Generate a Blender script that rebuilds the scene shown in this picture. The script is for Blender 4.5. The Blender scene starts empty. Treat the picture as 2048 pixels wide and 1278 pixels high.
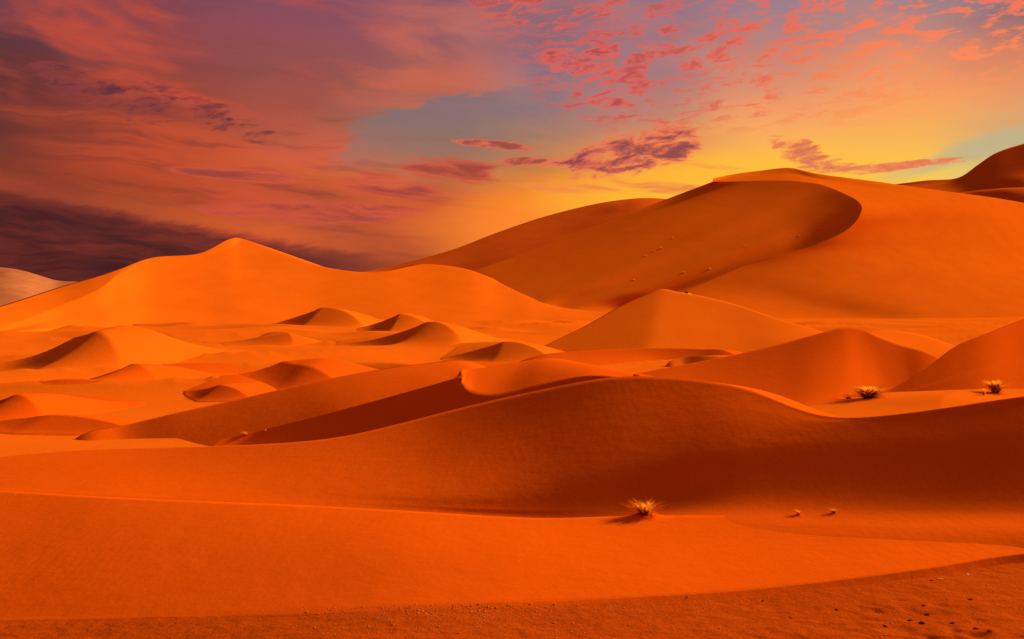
import bpy, math, random
import numpy as np

R = math.radians
S = bpy.context.scene
COL = S.collection

# ------------------------------------------------------------------ camera
F, HZ, HC = 2196.0, 600.0, 3.5          # focal length and horizon in photo pixels (2048 wide), eye height
cam_data = bpy.data.cameras.new('camera')
cam = bpy.data.objects.new('camera', cam_data)
COL.objects.link(cam)
cam.location = (0, 0, HC)
cam.rotation_euler = (R(90), 0, 0)
cam_data.sensor_width = 36.0
cam_data.lens = 36.0 * F / 2048.0
cam_data.shift_y = -(639.0 - HZ) / 2048.0
cam_data.clip_end = 20000
S.camera = cam

# ------------------------------------------------------------------ light
SUN_AZ, SUN_EL = R(54), R(23)           # azimuth is measured from the view axis towards the right
sun_data = bpy.data.lights.new('sun', 'SUN')
sun_data.energy = 5.0
sun_data.angle = R(9)
sun_data.color = (1.0, 0.80, 0.55)
sun = bpy.data.objects.new('sun', sun_data)
COL.objects.link(sun)
sun.rotation_euler = (R(90) - SUN_EL, 0, -SUN_AZ + math.pi)
S.view_settings.view_transform = 'Standard'
S.view_settings.look = 'None'
S.view_settings.gamma = 1.0
S.view_settings.exposure = 0.72
S.view_settings.use_curve_mapping = False
S.cycles.max_bounces = 3
S.cycles.diffuse_bounces = 2
S.cycles.glossy_bounces = 1
S.cycles.transmission_bounces = 1
S.cycles.caustics_reflective = False
S.cycles.caustics_refractive = False
EXPO = 2.0 ** S.view_settings.exposure

# ------------------------------------------------------------------ node helper
class NT:
    def __init__(self, tree):
        self.t = tree
    def node(self, kind, **kw):
        n = self.t.nodes.new(kind)
        for k, v in kw.items():
            setattr(n, k, v)
        return n
    def put(self, sock, v):
        if isinstance(v, bpy.types.NodeSocket):
            self.t.links.new(v, sock)
        elif v is not None:
            sock.default_value = v
    def m(self, op, a, b=None, c=None, clamp=False):
        n = self.node('ShaderNodeMath', operation=op, use_clamp=clamp)
        for i, v in enumerate((a, b, c)):
            self.put(n.inputs[i], v)
        return n.outputs[0]
    def vm(self, op, a, b=None, out=0):
        n = self.node('ShaderNodeVectorMath', operation=op)
        self.put(n.inputs[0], a)
        if b is not None:
            self.put(n.inputs[1], b)
        return n.outputs[out]
    def xyz(self, x, y, z=0.0):
        n = self.node('ShaderNodeCombineXYZ')
        for i, v in enumerate((x, y, z)):
            self.put(n.inputs[i], v)
        return n.outputs[0]
    def smooth(self, x, lo, hi, a=0.0, b=1.0):
        n = self.node('ShaderNodeMapRange', interpolation_type='SMOOTHSTEP')
        for i, v in enumerate((x, lo, hi, a, b)):
            self.put(n.inputs[i], v)
        return n.outputs[0]
    def lin(self, x, lo, hi, a=0.0, b=1.0):
        n = self.node('ShaderNodeMapRange')
        for i, v in enumerate((x, lo, hi, a, b)):
            self.put(n.inputs[i], v)
        return n.outputs[0]
    def noise(self, vec, scale, detail=4.0, rough=0.55, dist=0.0, lac=2.0, color=False):
        n = self.node('ShaderNodeTexNoise')
        self.put(n.inputs['Vector'], vec)
        n.inputs['Scale'].default_value = scale
        n.inputs['Detail'].default_value = detail
        n.inputs['Roughness'].default_value = rough
        n.inputs['Lacunarity'].default_value = lac
        n.inputs['Distortion'].default_value = dist
        return n.outputs['Color' if color else 'Fac']
    def mix(self, fac, a, b, blend='MIX'):
        n = self.node('ShaderNodeMix', data_type='RGBA', blend_type=blend)
        self.put(n.inputs[0], fac)
        self.put(n.inputs[6], a)
        self.put(n.inputs[7], b)
        return n.outputs[2]
    def ramp(self, x, stops, interp='LINEAR'):
        n = self.node('ShaderNodeValToRGB')
        cr = n.color_ramp
        cr.interpolation = interp
        while len(cr.elements) > 1:
            cr.elements.remove(cr.elements[-1])
        first = True
        for p, c in stops:
            if first:
                e = cr.elements[0]
                e.position = p
                first = False
            else:
                e = cr.elements.new(p)
            e.color = c
        self.put(n.inputs[0], x)
        return n.outputs[0]

def lin1(c):
    c /= 255.0
    return c / 12.92 if c <= 0.04045 else ((c + 0.055) / 1.055) ** 2.4
def rgb(r, g, b, k=1.0):
    return (lin1(r) * k, lin1(g) * k, lin1(b) * k, 1.0)
def sky_rgb(c):                          # a colour as it should appear after exposure
    return rgb(*c, k=1.0 / EXPO)

def AZ(u):
    return math.degrees(math.atan((u - 1024.0) / F))
def EL(v, u=1024.0):
    return math.degrees(math.atan((HZ - v) / math.hypot(F, u - 1024.0)))

# ------------------------------------------------------------------ sky
def build_world():
    w = bpy.data.worlds.new('World')
    S.world = w
    w.use_nodes = True
    w.cycles.sampling_method = 'NONE'
    w.node_tree.nodes.clear()
    N = NT(w.node_tree)
    tc = N.node('ShaderNodeTexCoord')
    d = N.vm('NORMALIZE', tc.outputs['Generated'])
    sep = N.node('ShaderNodeSeparateXYZ')
    N.put(sep.inputs[0], d)
    X, Y, Z = sep.outputs
    DEG = 180.0 / math.pi
    az = N.m('MULTIPLY', N.m('ARCTAN2', X, Y), DEG)
    el = N.m('MULTIPLY', N.m('ARCSINE', Z), DEG)
    # cloud turbulence bends the coordinates in which the sky's colours change
    P = N.xyz(az, N.m('MULTIPLY', el, 2.6))
    wn = N.noise(P, 0.10, 4, 0.55, color=True)
    ws = N.node('ShaderNodeSeparateXYZ')
    N.put(ws.inputs[0], wn)
    azw = N.m('ADD', az, N.m('MULTIPLY', N.m('SUBTRACT', ws.outputs[0], 0.5), 5.0))
    elw = N.m('ADD', el, N.m('MULTIPLY', N.m('SUBTRACT', ws.outputs[1], 0.5), 2.4))
    # clear sky and high veil: columns of colours over azimuth, each a ramp over elevation
    # rows: photo heights
    VS = [580, 520, 460, 400, 340, 280, 220, 150, 75, 0]
    cols = [
        (AZ(0),    [(66,28,32),(72,30,32),(80,34,36),(122,52,40),(118,54,48),(100,48,52),(98,48,54),(96,50,60),(84,56,72),(66,62,82)]),
        (AZ(300),  [(70,28,34),(90,38,36),(120,52,40),(160,66,44),(176,70,46),(172,72,52),(146,64,60),(138,66,72),(140,66,72),(118,66,80)]),
        (AZ(600),  [(104,48,46),(126,56,46),(158,70,46),(178,80,56),(188,90,58),(176,88,74),(160,80,78),(140,78,88),(146,76,84),(132,76,92)]),
        (AZ(850),  [(158,68,42),(176,76,42),(210,92,44),(196,90,58),(170,104,84),(140,112,106),(132,108,114),(148,92,96),(150,86,96),(134,84,102)]),
        (AZ(1050), [(238,108,40),(242,112,40),(248,122,42),(244,130,50),(206,126,84),(172,124,106),(140,114,118),(136,110,124),(142,98,112),(136,96,112)]),
        (AZ(1300), [(252,160,44),(252,162,44),(252,168,48),(252,170,56),(246,160,74),(222,140,94),(186,128,112),(168,120,122),(158,114,124),(146,112,128)]),
        (AZ(1550), [(255,186,60),(255,188,60),(255,194,64),(255,198,68),(254,188,84),(250,176,96),(244,156,100),(206,136,114),(178,128,126),(150,124,140)]),
        (AZ(1800), [(255,208,84),(255,208,84),(255,210,88),(254,212,92),(250,196,100),(248,178,92),(248,160,92),(226,142,104),(176,128,124),(146,128,142)]),
        (AZ(2048), [(252,214,110),(250,212,110),(240,208,112),(226,200,116),(206,182,122),(214,164,110),(230,146,96),(212,124,92),(140,102,106),(100,104,126)]),
        (70.0,     [(250,196,110),(246,190,108),(232,176,108),(214,160,108),(196,144,108),(184,130,106),(172,118,104),(150,106,106),(124,98,108),(106,100,122)]),
        (180.0,    [(150,100,84),(150,100,84),(150,100,86),(148,100,90),(146,102,96),(142,102,102),(138,102,108),(134,104,114),(130,106,120),(126,108,126)]),
    ]
    def gold(c, i):                      # the glow low on the right is a purer yellow
        return (c[0], c[1], int(c[2] * (0.76 if i < 5 else 0.9 if i == 5 else 1.0)))
    cols = [(a, [gold(c, i) for i, c in enumerate(cs)] if AZ(1000) < a < AZ(1900) else cs) for a, cs in cols]
    cols = [(a, [(min(255, int(c[0] * 1.05)), c[1], int(c[2] * 0.84)) if 2 < i < 8 else c for i, c in enumerate(cs)] if -30 < a < AZ(900) else cs) for a, cs in cols]
    cols = [(-180.0, cols[-1][1]), (-75.0, [(74,36,40),(76,36,40),(80,38,42),(92,46,46),(94,50,52),(92,50,56),(92,50,60),(90,52,66),(84,56,74),(74,60,80)])] + cols
    E0, E1 = -2.0, 90.0
    def pos(e):
        return (e - E0) / (E1 - E0)
    zen = [(30.0, (132,124,142)), (90.0, (124,124,148))]
    t = N.m('DIVIDE', N.m('SUBTRACT', elw, E0), E1 - E0, clamp=True)
    cur = None
    for i, (a, cs) in enumerate(cols):
        stops = [(0.0, sky_rgb(cs[0]))] + [(pos(EL(v)), sky_rgb(c)) for v, c in zip(VS, cs)]
        top = cs[-1]
        stops += [(pos(e), sky_rgb(tuple(0.35 * top[k] + 0.65 * c[k] for k in range(3)))) for e, c in zen]
        cc = N.ramp(t, stops, 'LINEAR')
        if cur is None:
            cur = cc
        else:
            cur = N.mix(N.smooth(azw, cols[i - 1][0], a), cur, cc)
    base = cur

    # ---- helpers for cloud fields, in degrees of azimuth and elevation
    K = math.degrees(1.0 / F)
    PW = N.xyz(azw, elw)
    PS = N.xyz(az, el)
    def local(src, loc, tilt, scale):
        n = N.node('ShaderNodeMapping', vector_type='TEXTURE')
        N.put(n.inputs[0], src)
        n.inputs['Location'].default_value = loc
        n.inputs['Rotation'].default_value = (0, 0, R(tilt))
        n.inputs['Scale'].default_value = scale
        return n.outputs[0]
    def blob(u0, v0, ru, rv, tilt=0.0, soft=0.2, src=None):
        """soft elliptical region on the sky dome, 1 inside"""
        q = local(src or PS, (AZ(u0), EL(v0, u0), 0), tilt, (ru * K, rv * K, 1))
        return N.smooth(N.vm('DOT_PRODUCT', q, q, out=1), 1.0, soft * soft, 0.0, 1.0)
    def field(sx, sy, tilt, off, detail, rough=0.6, dist=0.0, src=None):
        return N.noise(local(src or PS, (0, 0, off), tilt, (1 / sx, 1 / sy, 1)), 1.0, detail, rough, dist)
    def mul(*a):
        r = a[0]
        for b in a[1:]:
            r = N.m('MULTIPLY', r, b)
        return r
    def union(*a):
        r = a[0]
        for b in a[1:]:
            r = N.m('MAXIMUM', r, b)
        return r

    # four fields carry every cloud: soft veil, long streaks, torn clumps, wide patches
    veil = field(0.11, 0.42, -8, 3.0, 5, 0.54, 0.0, PW)
    strk = field(0.17, 1.5, -5, 9.0, 5, 0.62, 0.0, PW)
    torn = N.m('ADD', field(0.60, 2.0, 6, 21.0, 4, 0.60, 0.6), N.m('MULTIPLY_ADD', field(2.1, 6.0, 9, 31.0, 4, 0.65, 0.8), 0.34, -0.17))
    wide = field(0.22, 0.42, 8, 4.0, 2, 0.5)

    # broad cirrus veil over the whole vault
    leftness = N.smooth(az, AZ(1250), AZ(500))
    base = N.mix(mul(N.smooth(veil, 0.44, 0.68), N.lin(leftness, 0, 1, 0.16, 0.64)), base, N.mix(leftness, sky_rgb((250,150,100)), sky_rgb((216,82,50))))
    base = N.mix(mul(N.smooth(strk, 0.48, 0.68), leftness, N.smooth(el, EL(160), EL(330), 0.15, 0.55)), base, sky_rgb((120,52,48)))
    # long tilted bank of dark cloud low on the left, bright streak along its upper edge
    edge = N.m('ADD', N.m('MULTIPLY_ADD', N.m('SUBTRACT', az, AZ(0)), 0.165, el), N.m('MULTIPLY_ADD', torn, 0.8, -0.4))
    e0 = EL(383, 0)
    streak = mul(N.smooth(edge, e0 - 0.1, e0 + 0.25), N.smooth(edge, e0 + 1.5, e0 + 0.35), N.smooth(az, AZ(900), AZ(500)))
    base = N.mix(mul(streak, 0.75), base, N.mix(N.smooth(az, AZ(0), AZ(600)), sky_rgb((150,62,44)), sky_rgb((216,96,38))))
    bank = mul(N.smooth(edge, e0 + 0.25, e0 - 0.55), N.smooth(az, AZ(900), AZ(480)))
    base = N.mix(mul(bank, 0.9), base, N.mix(N.smooth(strk, 0.36, 0.74), sky_rgb((68,29,33)), sky_rgb((122,46,36))))
    # warm bands that the low sun lights from below, fading into smoke on the left
    band = mul(union(blob(470, 320, 420, 60, -4, 0.1, PW), blob(330, 265, 360, 36, -7, 0.1, PW)), N.smooth(strk, 0.62, 0.36))
    base = N.mix(mul(band, 0.6), base, N.mix(N.smooth(az, AZ(300), AZ(900)), sky_rgb((196,78,46)), sky_rgb((226,110,44))))
    # clear blue-grey opening in the middle with the crisp edge of the pink veil above it
    oq = local(PW, (AZ(970), EL(292, 970), 0), 16, (400 * K, 128 * K, 1))
    orad = N.m('ADD', N.vm('DOT_PRODUCT', oq, oq, out=1), N.m('MULTIPLY_ADD', veil, 1.3, N.m('MULTIPLY_ADD', torn, 0.9, -1.1)))
    op = mul(N.smooth(orad, 1.0, 0.72), N.smooth(az, AZ(1180), AZ(900)), N.smooth(el, EL(365), EL(290)))
    opc = N.mix(N.smooth(el, EL(330), EL(190)), sky_rgb((152,112,96)), sky_rgb((122,110,118)))
    rim = mul(blob(830, 210, 400, 90, 20, 0.4, PW), N.smooth(veil, 0.3, 0.6), N.smooth(az, AZ(1120), AZ(850)))
    base = N.mix(mul(rim, 0.5), base, sky_rgb((206,94,72)))
    base = N.mix(mul(op, 0.78), base, opc)

    # glow over the dunes on the right, and the slit of clear pale sky beside it
    base = N.mix(N.m('MULTIPLY', blob(1160, 435, 400, 105, 8, 0.0, PW), 0.75), base, sky_rgb((254,136,38)))
    base = N.mix(N.m('MULTIPLY', blob(1480, 378, 470, 100, 4, 0.0, PW), 0.85), base, sky_rgb((255,190,52)))
    base = N.mix(N.m('MULTIPLY', blob(2000, 292, 230, 34, 13, 0.1, PW), 0.75), base, sky_rgb((186,176,138)))
    # flecks of altocumulus over the upper right
    reg = union(blob(1660, 70, 600, 190, 4, 0.45), blob(1260, 150, 280, 130, -12, 0.3), blob(1120, 20, 260, 70, 0, 0.2))
    thr = N.m('ADD', torn, N.m('MULTIPLY_ADD', wide, 0.30, -0.15))
    warm = N.smooth(el, EL(0), EL(240))
    right = N.smooth(az, AZ(1250), AZ(1850))
    fl_col = N.mix(right, sky_rgb((222,92,80)), N.mix(warm, sky_rgb((250,110,78)), sky_rgb((253,146,84))))
    base = N.mix(mul(N.smooth(thr, 0.465, 0.61), reg, 0.92), base, fl_col)
    base = N.mix(mul(N.smooth(thr, 0.57, 0.68), reg, N.smooth(az, AZ(1750), AZ(1200)), 0.6), base, sky_rgb((150,76,84)))
    # darker clumps
    def clump(col, region, lo, hi, c_edge, c_core, k=0.9, n=None):
        f = N.m('ADD', n or torn, N.m('MULTIPLY_ADD', region, 0.45, -0.45))
        gate = N.smooth(region, 0.0, 0.25, 0, k)
        col = N.mix(mul(N.smooth(f, lo - 0.03, hi + 0.02), gate), col, sky_rgb(c_edge))
        return N.mix(mul(N.smooth(f, lo + 0.07, hi + 0.16), gate), col, sky_rgb(c_core))
    base = clump(base, union(blob(250, 195, 230, 60, -8), blob(450, 240, 160, 44, -16), blob(130, 150, 120, 32, -14)), 0.40, 0.54, (140,60,58), (92,44,54), 0.85)
    base = clump(base, union(blob(1165, 125, 120, 54, -6), blob(1215, 195, 64, 46)), 0.36, 0.50, (228,96,84), (156,74,82))
    base = clump(base, union(blob(1265, 303, 190, 60, 12, 0.3), blob(1335, 288, 95, 60, 0, 0.35), blob(1180, 318, 140, 28, 6)), 0.30, 0.46, (240,112,78), (134,66,72), 0.92)
    base = clump(base, union(blob(1040, 322, 84, 12, 1, 0.4), blob(985, 289, 120, 11, -5, 0.4)), 0.28, 0.42, (232,106,68), (146,70,66), 0.85)
    base = clump(base, union(blob(760, 372, 170, 40, -4), blob(900, 340, 140, 64, -10), blob(620, 425, 360, 38, 1), blob(480, 350, 200, 20, -3)), 0.33, 0.48, (208,84,60), (148,62,54), 0.85, strk)
    base = clump(base, union(blob(1600, 305, 115, 38, -20), blob(1660, 332, 95, 28), blob(1600, 284, 34, 11, 0, 0.4)), 0.42, 0.54, (238,130,78), (204,106,78))
    base = clump(base, union(blob(1830, 328, 170, 10, 3.2, 0.5), blob(1740, 338, 95, 13, 2, 0.4)), 0.33, 0.48, (240,140,84), (228,112,78))
    base = clump(base, union(blob(1290, 368, 160, 22, -6), blob(1420, 330, 120, 14, -8), blob(1130, 375, 170, 18, -3)), 0.36, 0.54, (244,144,64), (224,112,64), 0.8, strk)
    # faint clear air of the sunlit day behind it all
    sky = N.node('ShaderNodeTexSky', sky_type='NISHITA')
    sky.sun_disc = False
    sky.sun_elevation = SUN_EL
    sky.sun_rotation = SUN_AZ
    sky.dust_density = 4.0
    final = N.mix(1.0, base, N.mix(1.0, sky.outputs[0], (0.0008, 0.0008, 0.0008, 1), 'MULTIPLY'), 'ADD')
    bg = N.node('ShaderNodeBackground')
    N.put(bg.inputs[0], final)
    bg.inputs[1].default_value = 1.0
    out = N.node('ShaderNodeOutputWorld')
    N.put(out.inputs[0], bg.outputs[0])
build_world()

# ------------------------------------------------------------------ materials
def sand_material(name, c1, c2, grain=0.5, ripple=0.0, ripple_scale=1.0):
    m = bpy.data.materials.new(name)
    m.use_nodes = True
    m.node_tree.nodes.clear()
    N = NT(m.node_tree)
    tc = N.node('ShaderNodeTexCoord')
    co = tc.outputs['Object']
    big = N.noise(co, 0.045, 5, 0.6, 0.4)
    streak = N.noise(N.vm('MULTIPLY', co, (0.5, 0.12, 1.0)), 0.5, 4, 0.6)
    fac = N.m('ADD', N.m('MULTIPLY', N.smooth(big, 0.3, 0.7), 0.6), N.m('MULTIPLY', N.smooth(streak, 0.3, 0.7), 0.4))
    col = N.mix(fac, c1, c2)
    fine = N.noise(co, 42.0, 2, 0.8)
    col = N.mix(1.0, col, N.xyz(*[N.lin(fine, 0.25, 0.75, 1 - 0.2 * grain, 1 + 0.2 * grain)] * 3), 'MULTIPLY')
    h = N.m('MULTIPLY', N.noise(co, 2.2, 6, 0.62), 0.045 * grain)
    if ripple:
        wv = N.node('ShaderNodeTexWave', wave_type='BANDS', bands_direction='X', wave_profile='SIN')
        N.put(wv.inputs['Vector'], N.vm('MULTIPLY', co, (1.0, 0.75, 0.3)))
        wv.inputs['Scale'].default_value = 1.9 * ripple_scale
        wv.inputs['Distortion'].default_value = 9.0
        wv.inputs['Detail'].default_value = 2.0
        wv.inputs['Detail Scale'].default_value = 0.5
        patch = N.smooth(N.noise(co, 0.22, 3, 0.5), 0.40, 0.66)
        h = N.m('ADD', h, N.m('MULTIPLY', N.m('MULTIPLY', wv.outputs['Fac'], patch), ripple))
    bump = N.node('ShaderNodeBump')
    bump.inputs['Strength'].default_value = 0.5
    bump.inputs['Distance'].default_value = 1.0
    N.put(bump.inputs['Height'], h)
    b = N.node('ShaderNodeBsdfPrincipled')
    N.put(b.inputs['Base Color'], col)
    b.inputs['Roughness'].default_value = 0.95
    b.inputs['Specular IOR Level'].default_value = 0.0
    N.put(b.inputs['Normal'], bump.outputs[0])
    o = N.node('ShaderNodeOutputMaterial')
    N.put(o.inputs[0], b.outputs[0])
    return m

M = {}
M['orange'] = sand_material('orange_sand', (0.74, 0.125, 0.004, 1), (0.66, 0.105, 0.003, 1))
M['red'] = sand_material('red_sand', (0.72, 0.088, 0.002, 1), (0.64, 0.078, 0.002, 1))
M['fore'] = sand_material('foreground_sand', (0.76, 0.100, 0.002, 1), (0.63, 0.078, 0.002, 1), 0.6, 0.0011)
M['pale'] = sand_material('pale_sand', (0.50, 0.16, 0.05, 1), (0.36, 0.10, 0.03, 1))
M['brown'] = sand_material('brown_sand', (0.64, 0.092, 0.006, 1), (0.54, 0.076, 0.005, 1))
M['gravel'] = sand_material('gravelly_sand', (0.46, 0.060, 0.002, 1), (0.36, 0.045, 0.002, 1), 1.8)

# ------------------------------------------------------------------ geometry helpers
def at(u, v, d):
    """the point d metres into the scene that the photo shows at pixel (u, v)"""
    return np.array([d * (u - 1024.0) / F, d, HC + d * (HZ - v) / F])
def onz(u, v, z):
    return at(u, v, (HC - z) * F / (v - HZ))
def step(p, u, v, hx, hy):
    """walk from p on a slope of gradient (hx, hy) to where it meets the ray of pixel (u, v)"""
    a, b = (u - 1024.0) / F, (HZ - v) / F
    y = (p[2] - hx * p[0] - hy * p[1] - HC) / (b - hx * a - hy)
    return np.array([y * a, y, HC + y * b])

def spline(P, ts, breaks, n):
    """cubic through P (k,...,3) at knots ts; corners at the indices in breaks; n samples per unit of weight"""
    k = len(P)
    mL = np.zeros_like(P); mR = np.zeros_like(P)
    D = [(P[i + 1] - P[i]) / (ts[i + 1] - ts[i]) for i in range(k - 1)]
    for i in range(k):
        if i == 0:
            mL[i] = mR[i] = D[0]
        elif i == k - 1:
            mL[i] = mR[i] = D[-1]
        elif i in breaks:
            mL[i] = D[i - 1]; mR[i] = D[i]
        else:
            h0, h1 = ts[i] - ts[i - 1], ts[i + 1] - ts[i]
            mL[i] = mR[i] = (D[i - 1] * h1 + D[i] * h0) / (h0 + h1)
    out = []
    for i in range(k - 1):
        h = ts[i + 1] - ts[i]
        cnt = n[i] if isinstance(n, (list, tuple)) else n
        last = (i == k - 2)
        for q in range(cnt + (1 if last else 0)):
            s = q / cnt
            h00 = 2 * s**3 - 3 * s**2 + 1; h10 = s**3 - 2 * s**2 + s
            h01 = -2 * s**3 + 3 * s**2; h11 = s**3 - s**2
            out.append(h00 * P[i] + h10 * h * mR[i] + h01 * P[i + 1] + h11 * h * mL[i + 1])
    return np.array(out)

def loft(rows, crease=(), ccrease=(), nu=10, nv=12, relax=0):
    """bicubic sheet through a grid of points; returns (verts, faces)"""
    G = np.array(rows, dtype=float)                     # m, n, 3
    m, n, _ = G.shape
    dc = np.linalg.norm(np.diff(G, axis=1), axis=2).mean(axis=0)
    tc = np.concatenate([[0], np.cumsum(np.sqrt(np.maximum(dc, 1e-6)))])
    A = spline(np.swapaxes(G, 0, 1), tc, set(ccrease), nu)       # N, m, 3
    A = np.swapaxes(A, 0, 1)
    dr = np.linalg.norm(np.diff(A, axis=0), axis=2).mean(axis=1)
    tr = np.concatenate([[0], np.cumsum(np.maximum(dr, 1e-6))])
    B = spline(A, tr, set(crease), nv)                  # Mr, N, 3
    for _ in range(relax):               # wind rounds off the folds between neighbouring slopes
        B[:, 1:-1] = 0.25 * B[:, :-2] + 0.5 * B[:, 1:-1] + 0.25 * B[:, 2:]
    mr, nc, _ = B.shape
    idx = np.arange(mr * nc).reshape(mr, nc)
    f = np.stack([idx[:-1, :-1], idx[:-1, 1:], idx[1:, 1:], idx[1:, :-1]], -1).reshape(-1, 4)
    return B.reshape(-1, 3), f

def mesh_obj(name, verts, faces, mat, parent=None, smooth=True):
    me = bpy.data.meshes.new(name)
    verts = np.asarray(verts, dtype=np.float32); faces = np.asarray(faces, dtype=np.int32)
    k = faces.shape[1]
    me.vertices.add(len(verts)); me.vertices.foreach_set('co', verts.ravel())
    me.loops.add(faces.size); me.loops.foreach_set('vertex_index', faces.ravel())
    me.polygons.add(len(faces)); me.polygons.foreach_set('loop_start', np.arange(0, faces.size, k, dtype=np.int32))
    me.polygons.foreach_set('loop_total', np.full(len(faces), k, dtype=np.int32))
    me.polygons.foreach_set('use_smooth', np.full(len(faces), smooth))
    me.update(calc_edges=True)
    me.validate()
    me.materials.append(mat)
    o = bpy.data.objects.new(name, me)
    COL.objects.link(o)
    if parent is not None:
        o.parent = parent
    return o

def dune(label, patches, mat, name='sand_dune'):
    V, Fc, off = [], [], 0
    for v, f in patches:
        # faces look up
        a = v[f[:, 1]] - v[f[:, 0]]; b = v[f[:, 3]] - v[f[:, 0]]
        nz = np.cross(a, b)[:, 2].sum()
        if nz < 0:
            f = f[:, ::-1]
        V.append(v); Fc.append(f + off); off += len(v)
    o = mesh_obj(name, np.concatenate(V), np.concatenate(Fc), M[mat])
    o['kind'] = 'structure'
    o['label'] = label
    return o

ZB = -0.7                                # level of the far basin floor
def floor_z(r):
    """the basin floor sinks a little in its nearer part"""
    t = np.clip((np.asarray(r) - 90.0) / 80.0, 0, 1)
    z = -1.3 + 0.6 * t * t * (3 - 2 * t)
    t = np.clip((np.asarray(r) - 16.0) / 14.0, 0, 1)
    return z - 0.7 * (1 - t * t * (3 - 2 * t))

def barchan(label, crest, foot, grads, mat, back=(0.7, 0.7), bslope=0.15, nu=10, nv=14, sag=0.03, tip=False, relax=0, ccrease=()):
    """dune with a sharp crest: a face falling towards the foot on this side, a long windward slope behind.
    crest points carry their distance; grads are the face's gradient at each of them"""
    cr = np.array([at(*c) for c in crest])
    ft = np.array([step(c, f[0], f[1], *g) for c, f, g in zip(cr, foot, grads)])
    if tip:                              # the right-hand horn: face runs out, windward slope swings round it
        cr, ft = cr[:-1], ft[:-1]
        t_ = ft[-1] * 0.7 + cr[-1] * 0.3 + np.array([0.2, 0, 0])
        cr = np.vstack([cr, t_]); ft = np.vstack([ft, t_ + np.array([0.05, -0.12, -0.06])])
        w_ = np.linspace(0, 1, len(cr))[:, None] ** 1.6
        bd = np.hstack([0.15 + 0.85 * w_, 1.0 - 1.1 * w_, 0 * w_])
        bd /= np.linalg.norm(bd, axis=1, keepdims=True)
    else:
        bd = np.array([back[0], back[1], 0.0]) / math.hypot(*back)
    zb = floor_z(np.hypot(cr[:, 0], cr[:, 1]))[:, None]
    h = np.maximum(cr[:, 2:3] - zb, 0.03)
    up = np.array([0, 0, 1.0])
    b1 = cr + bd * (h / bslope * 0.35) - up * h * 0.22
    bk = cr + bd * (h / bslope) - up * (h + 0.4)
    mid = ft * 0.5 + cr * 0.5
    mid[:, 2] -= sag * (cr[:, 2] - ft[:, 2])
    dirf = ft - cr
    dirf[:, 2] = 0
    dirf /= np.maximum(np.linalg.norm(dirf, axis=1, keepdims=True), 0.05)
    hf = np.maximum(ft[:, 2:3] - zb, 0.02)
    sk = ft + dirf * (0.4 + hf / 0.14) - up * (hf + 0.05)
    sk2 = sk + dirf * 1.5 - up * 0.6
    rows = [bk, b1, cr, mid, ft, sk, sk2]
    if tip:
        L_ = float(h[-1] / bslope) * 0.9
        end = cr[-1] + np.array([L_ * 0.85, -L_ * 0.55, -float(h[-1]) - 0.5])
        rows = [np.vstack([r, end + (r[-1] - cr[-1]) * 0.15]) for r in rows]
    for r in rows:                       # both ends run out under the floor
        r[0, 2] -= 0.5
        r[-1, 2] -= 0.5
    return dune(label, [loft(rows, crease=(2,), ccrease=ccrease, nu=nu, nv=nv, relax=relax)], mat)

# ------------------------------------------------------------------ ground sheet
rng = np.random.default_rng(5)
def vnoise(x, y, seed):
    """smooth value noise"""
    r = np.random.default_rng(seed)
    T = r.random((256, 256))
    xi, yi = np.floor(x).astype(int), np.floor(y).astype(int)
    fx, fy = x - xi, y - yi
    fx = fx * fx * fx * (fx * (fx * 6 - 15) + 10); fy = fy * fy * fy * (fy * (fy * 6 - 15) + 10)
    g = lambda i, j: T[(xi + i) % 256, (yi + j) % 256]
    return (g(0, 0) * (1 - fx) + g(1, 0) * fx) * (1 - fy) + (g(0, 1) * (1 - fx) + g(1, 1) * fx) * fy
def sstep(x, a, b):
    t = np.clip((x - a) / (b - a), 0, 1)
    return t * t * (3 - 2 * t)

def ground_z(x, y):
    r = np.hypot(x, y)
    z = floor_z(r)
    amp = sstep(r, 30, 60)
    u = 0.8 * x + 0.6 * y; w = -0.6 * x + 0.8 * y
    z += amp * 0.5 * (vnoise(u / 13.0 + 9, w / 21.0 + 3, 11) - 0.5)
    z += amp * 0.22 * (vnoise(u / 5.5 + 4, w / 9.0 + 7, 12) - 0.5)
    wx = 4.0 * (vnoise(x / 17.0 + 2, y / 17.0 + 5, 14) - 0.5)
    rg = 1 - np.abs(2 * vnoise((u + wx) / 26.0 + 31, (w + wx) / 10.5 + 17, 15) - 1)
    z += amp * sstep(r, 250, 170) * 1.05 * (rg ** 1.6 - 0.35)
    far = sstep(r, 260, 900)
    z += far * 9.0 * (vnoise(u / 170.0, w / 260.0, 13) - 0.6)
    return z
ang = np.radians(np.concatenate([np.arange(-180, -36, 3.0), np.arange(-36, 36, 0.13), np.arange(36, 180.1, 3.0)]))
rad = np.concatenate([[0.0], np.geomspace(2.0, 9000.0, 760)])
AA, RR = np.meshgrid(ang, rad)
GX, GY = RR * np.sin(AA), RR * np.cos(AA)
GZ = ground_z(GX, GY)
gi = np.arange(AA.size).reshape(AA.shape)
gf = np.stack([gi[:-1, :-1], gi[1:, :-1], gi[1:, 1:], gi[:-1, 1:]], -1).reshape(-1, 4)[:, ::-1]
ground = mesh_obj('ground', np.stack([GX, GY, GZ], -1).reshape(-1, 3), gf, M['orange'])
ground['kind'] = 'structure'
ground['label'] = 'rolling orange sand floor between the dunes'

# ------------------------------------------------------------------ far dunes
def hid(P, dx, dy, dz):
    return np.array(P) + np.array([dx, dy, dz])

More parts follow.
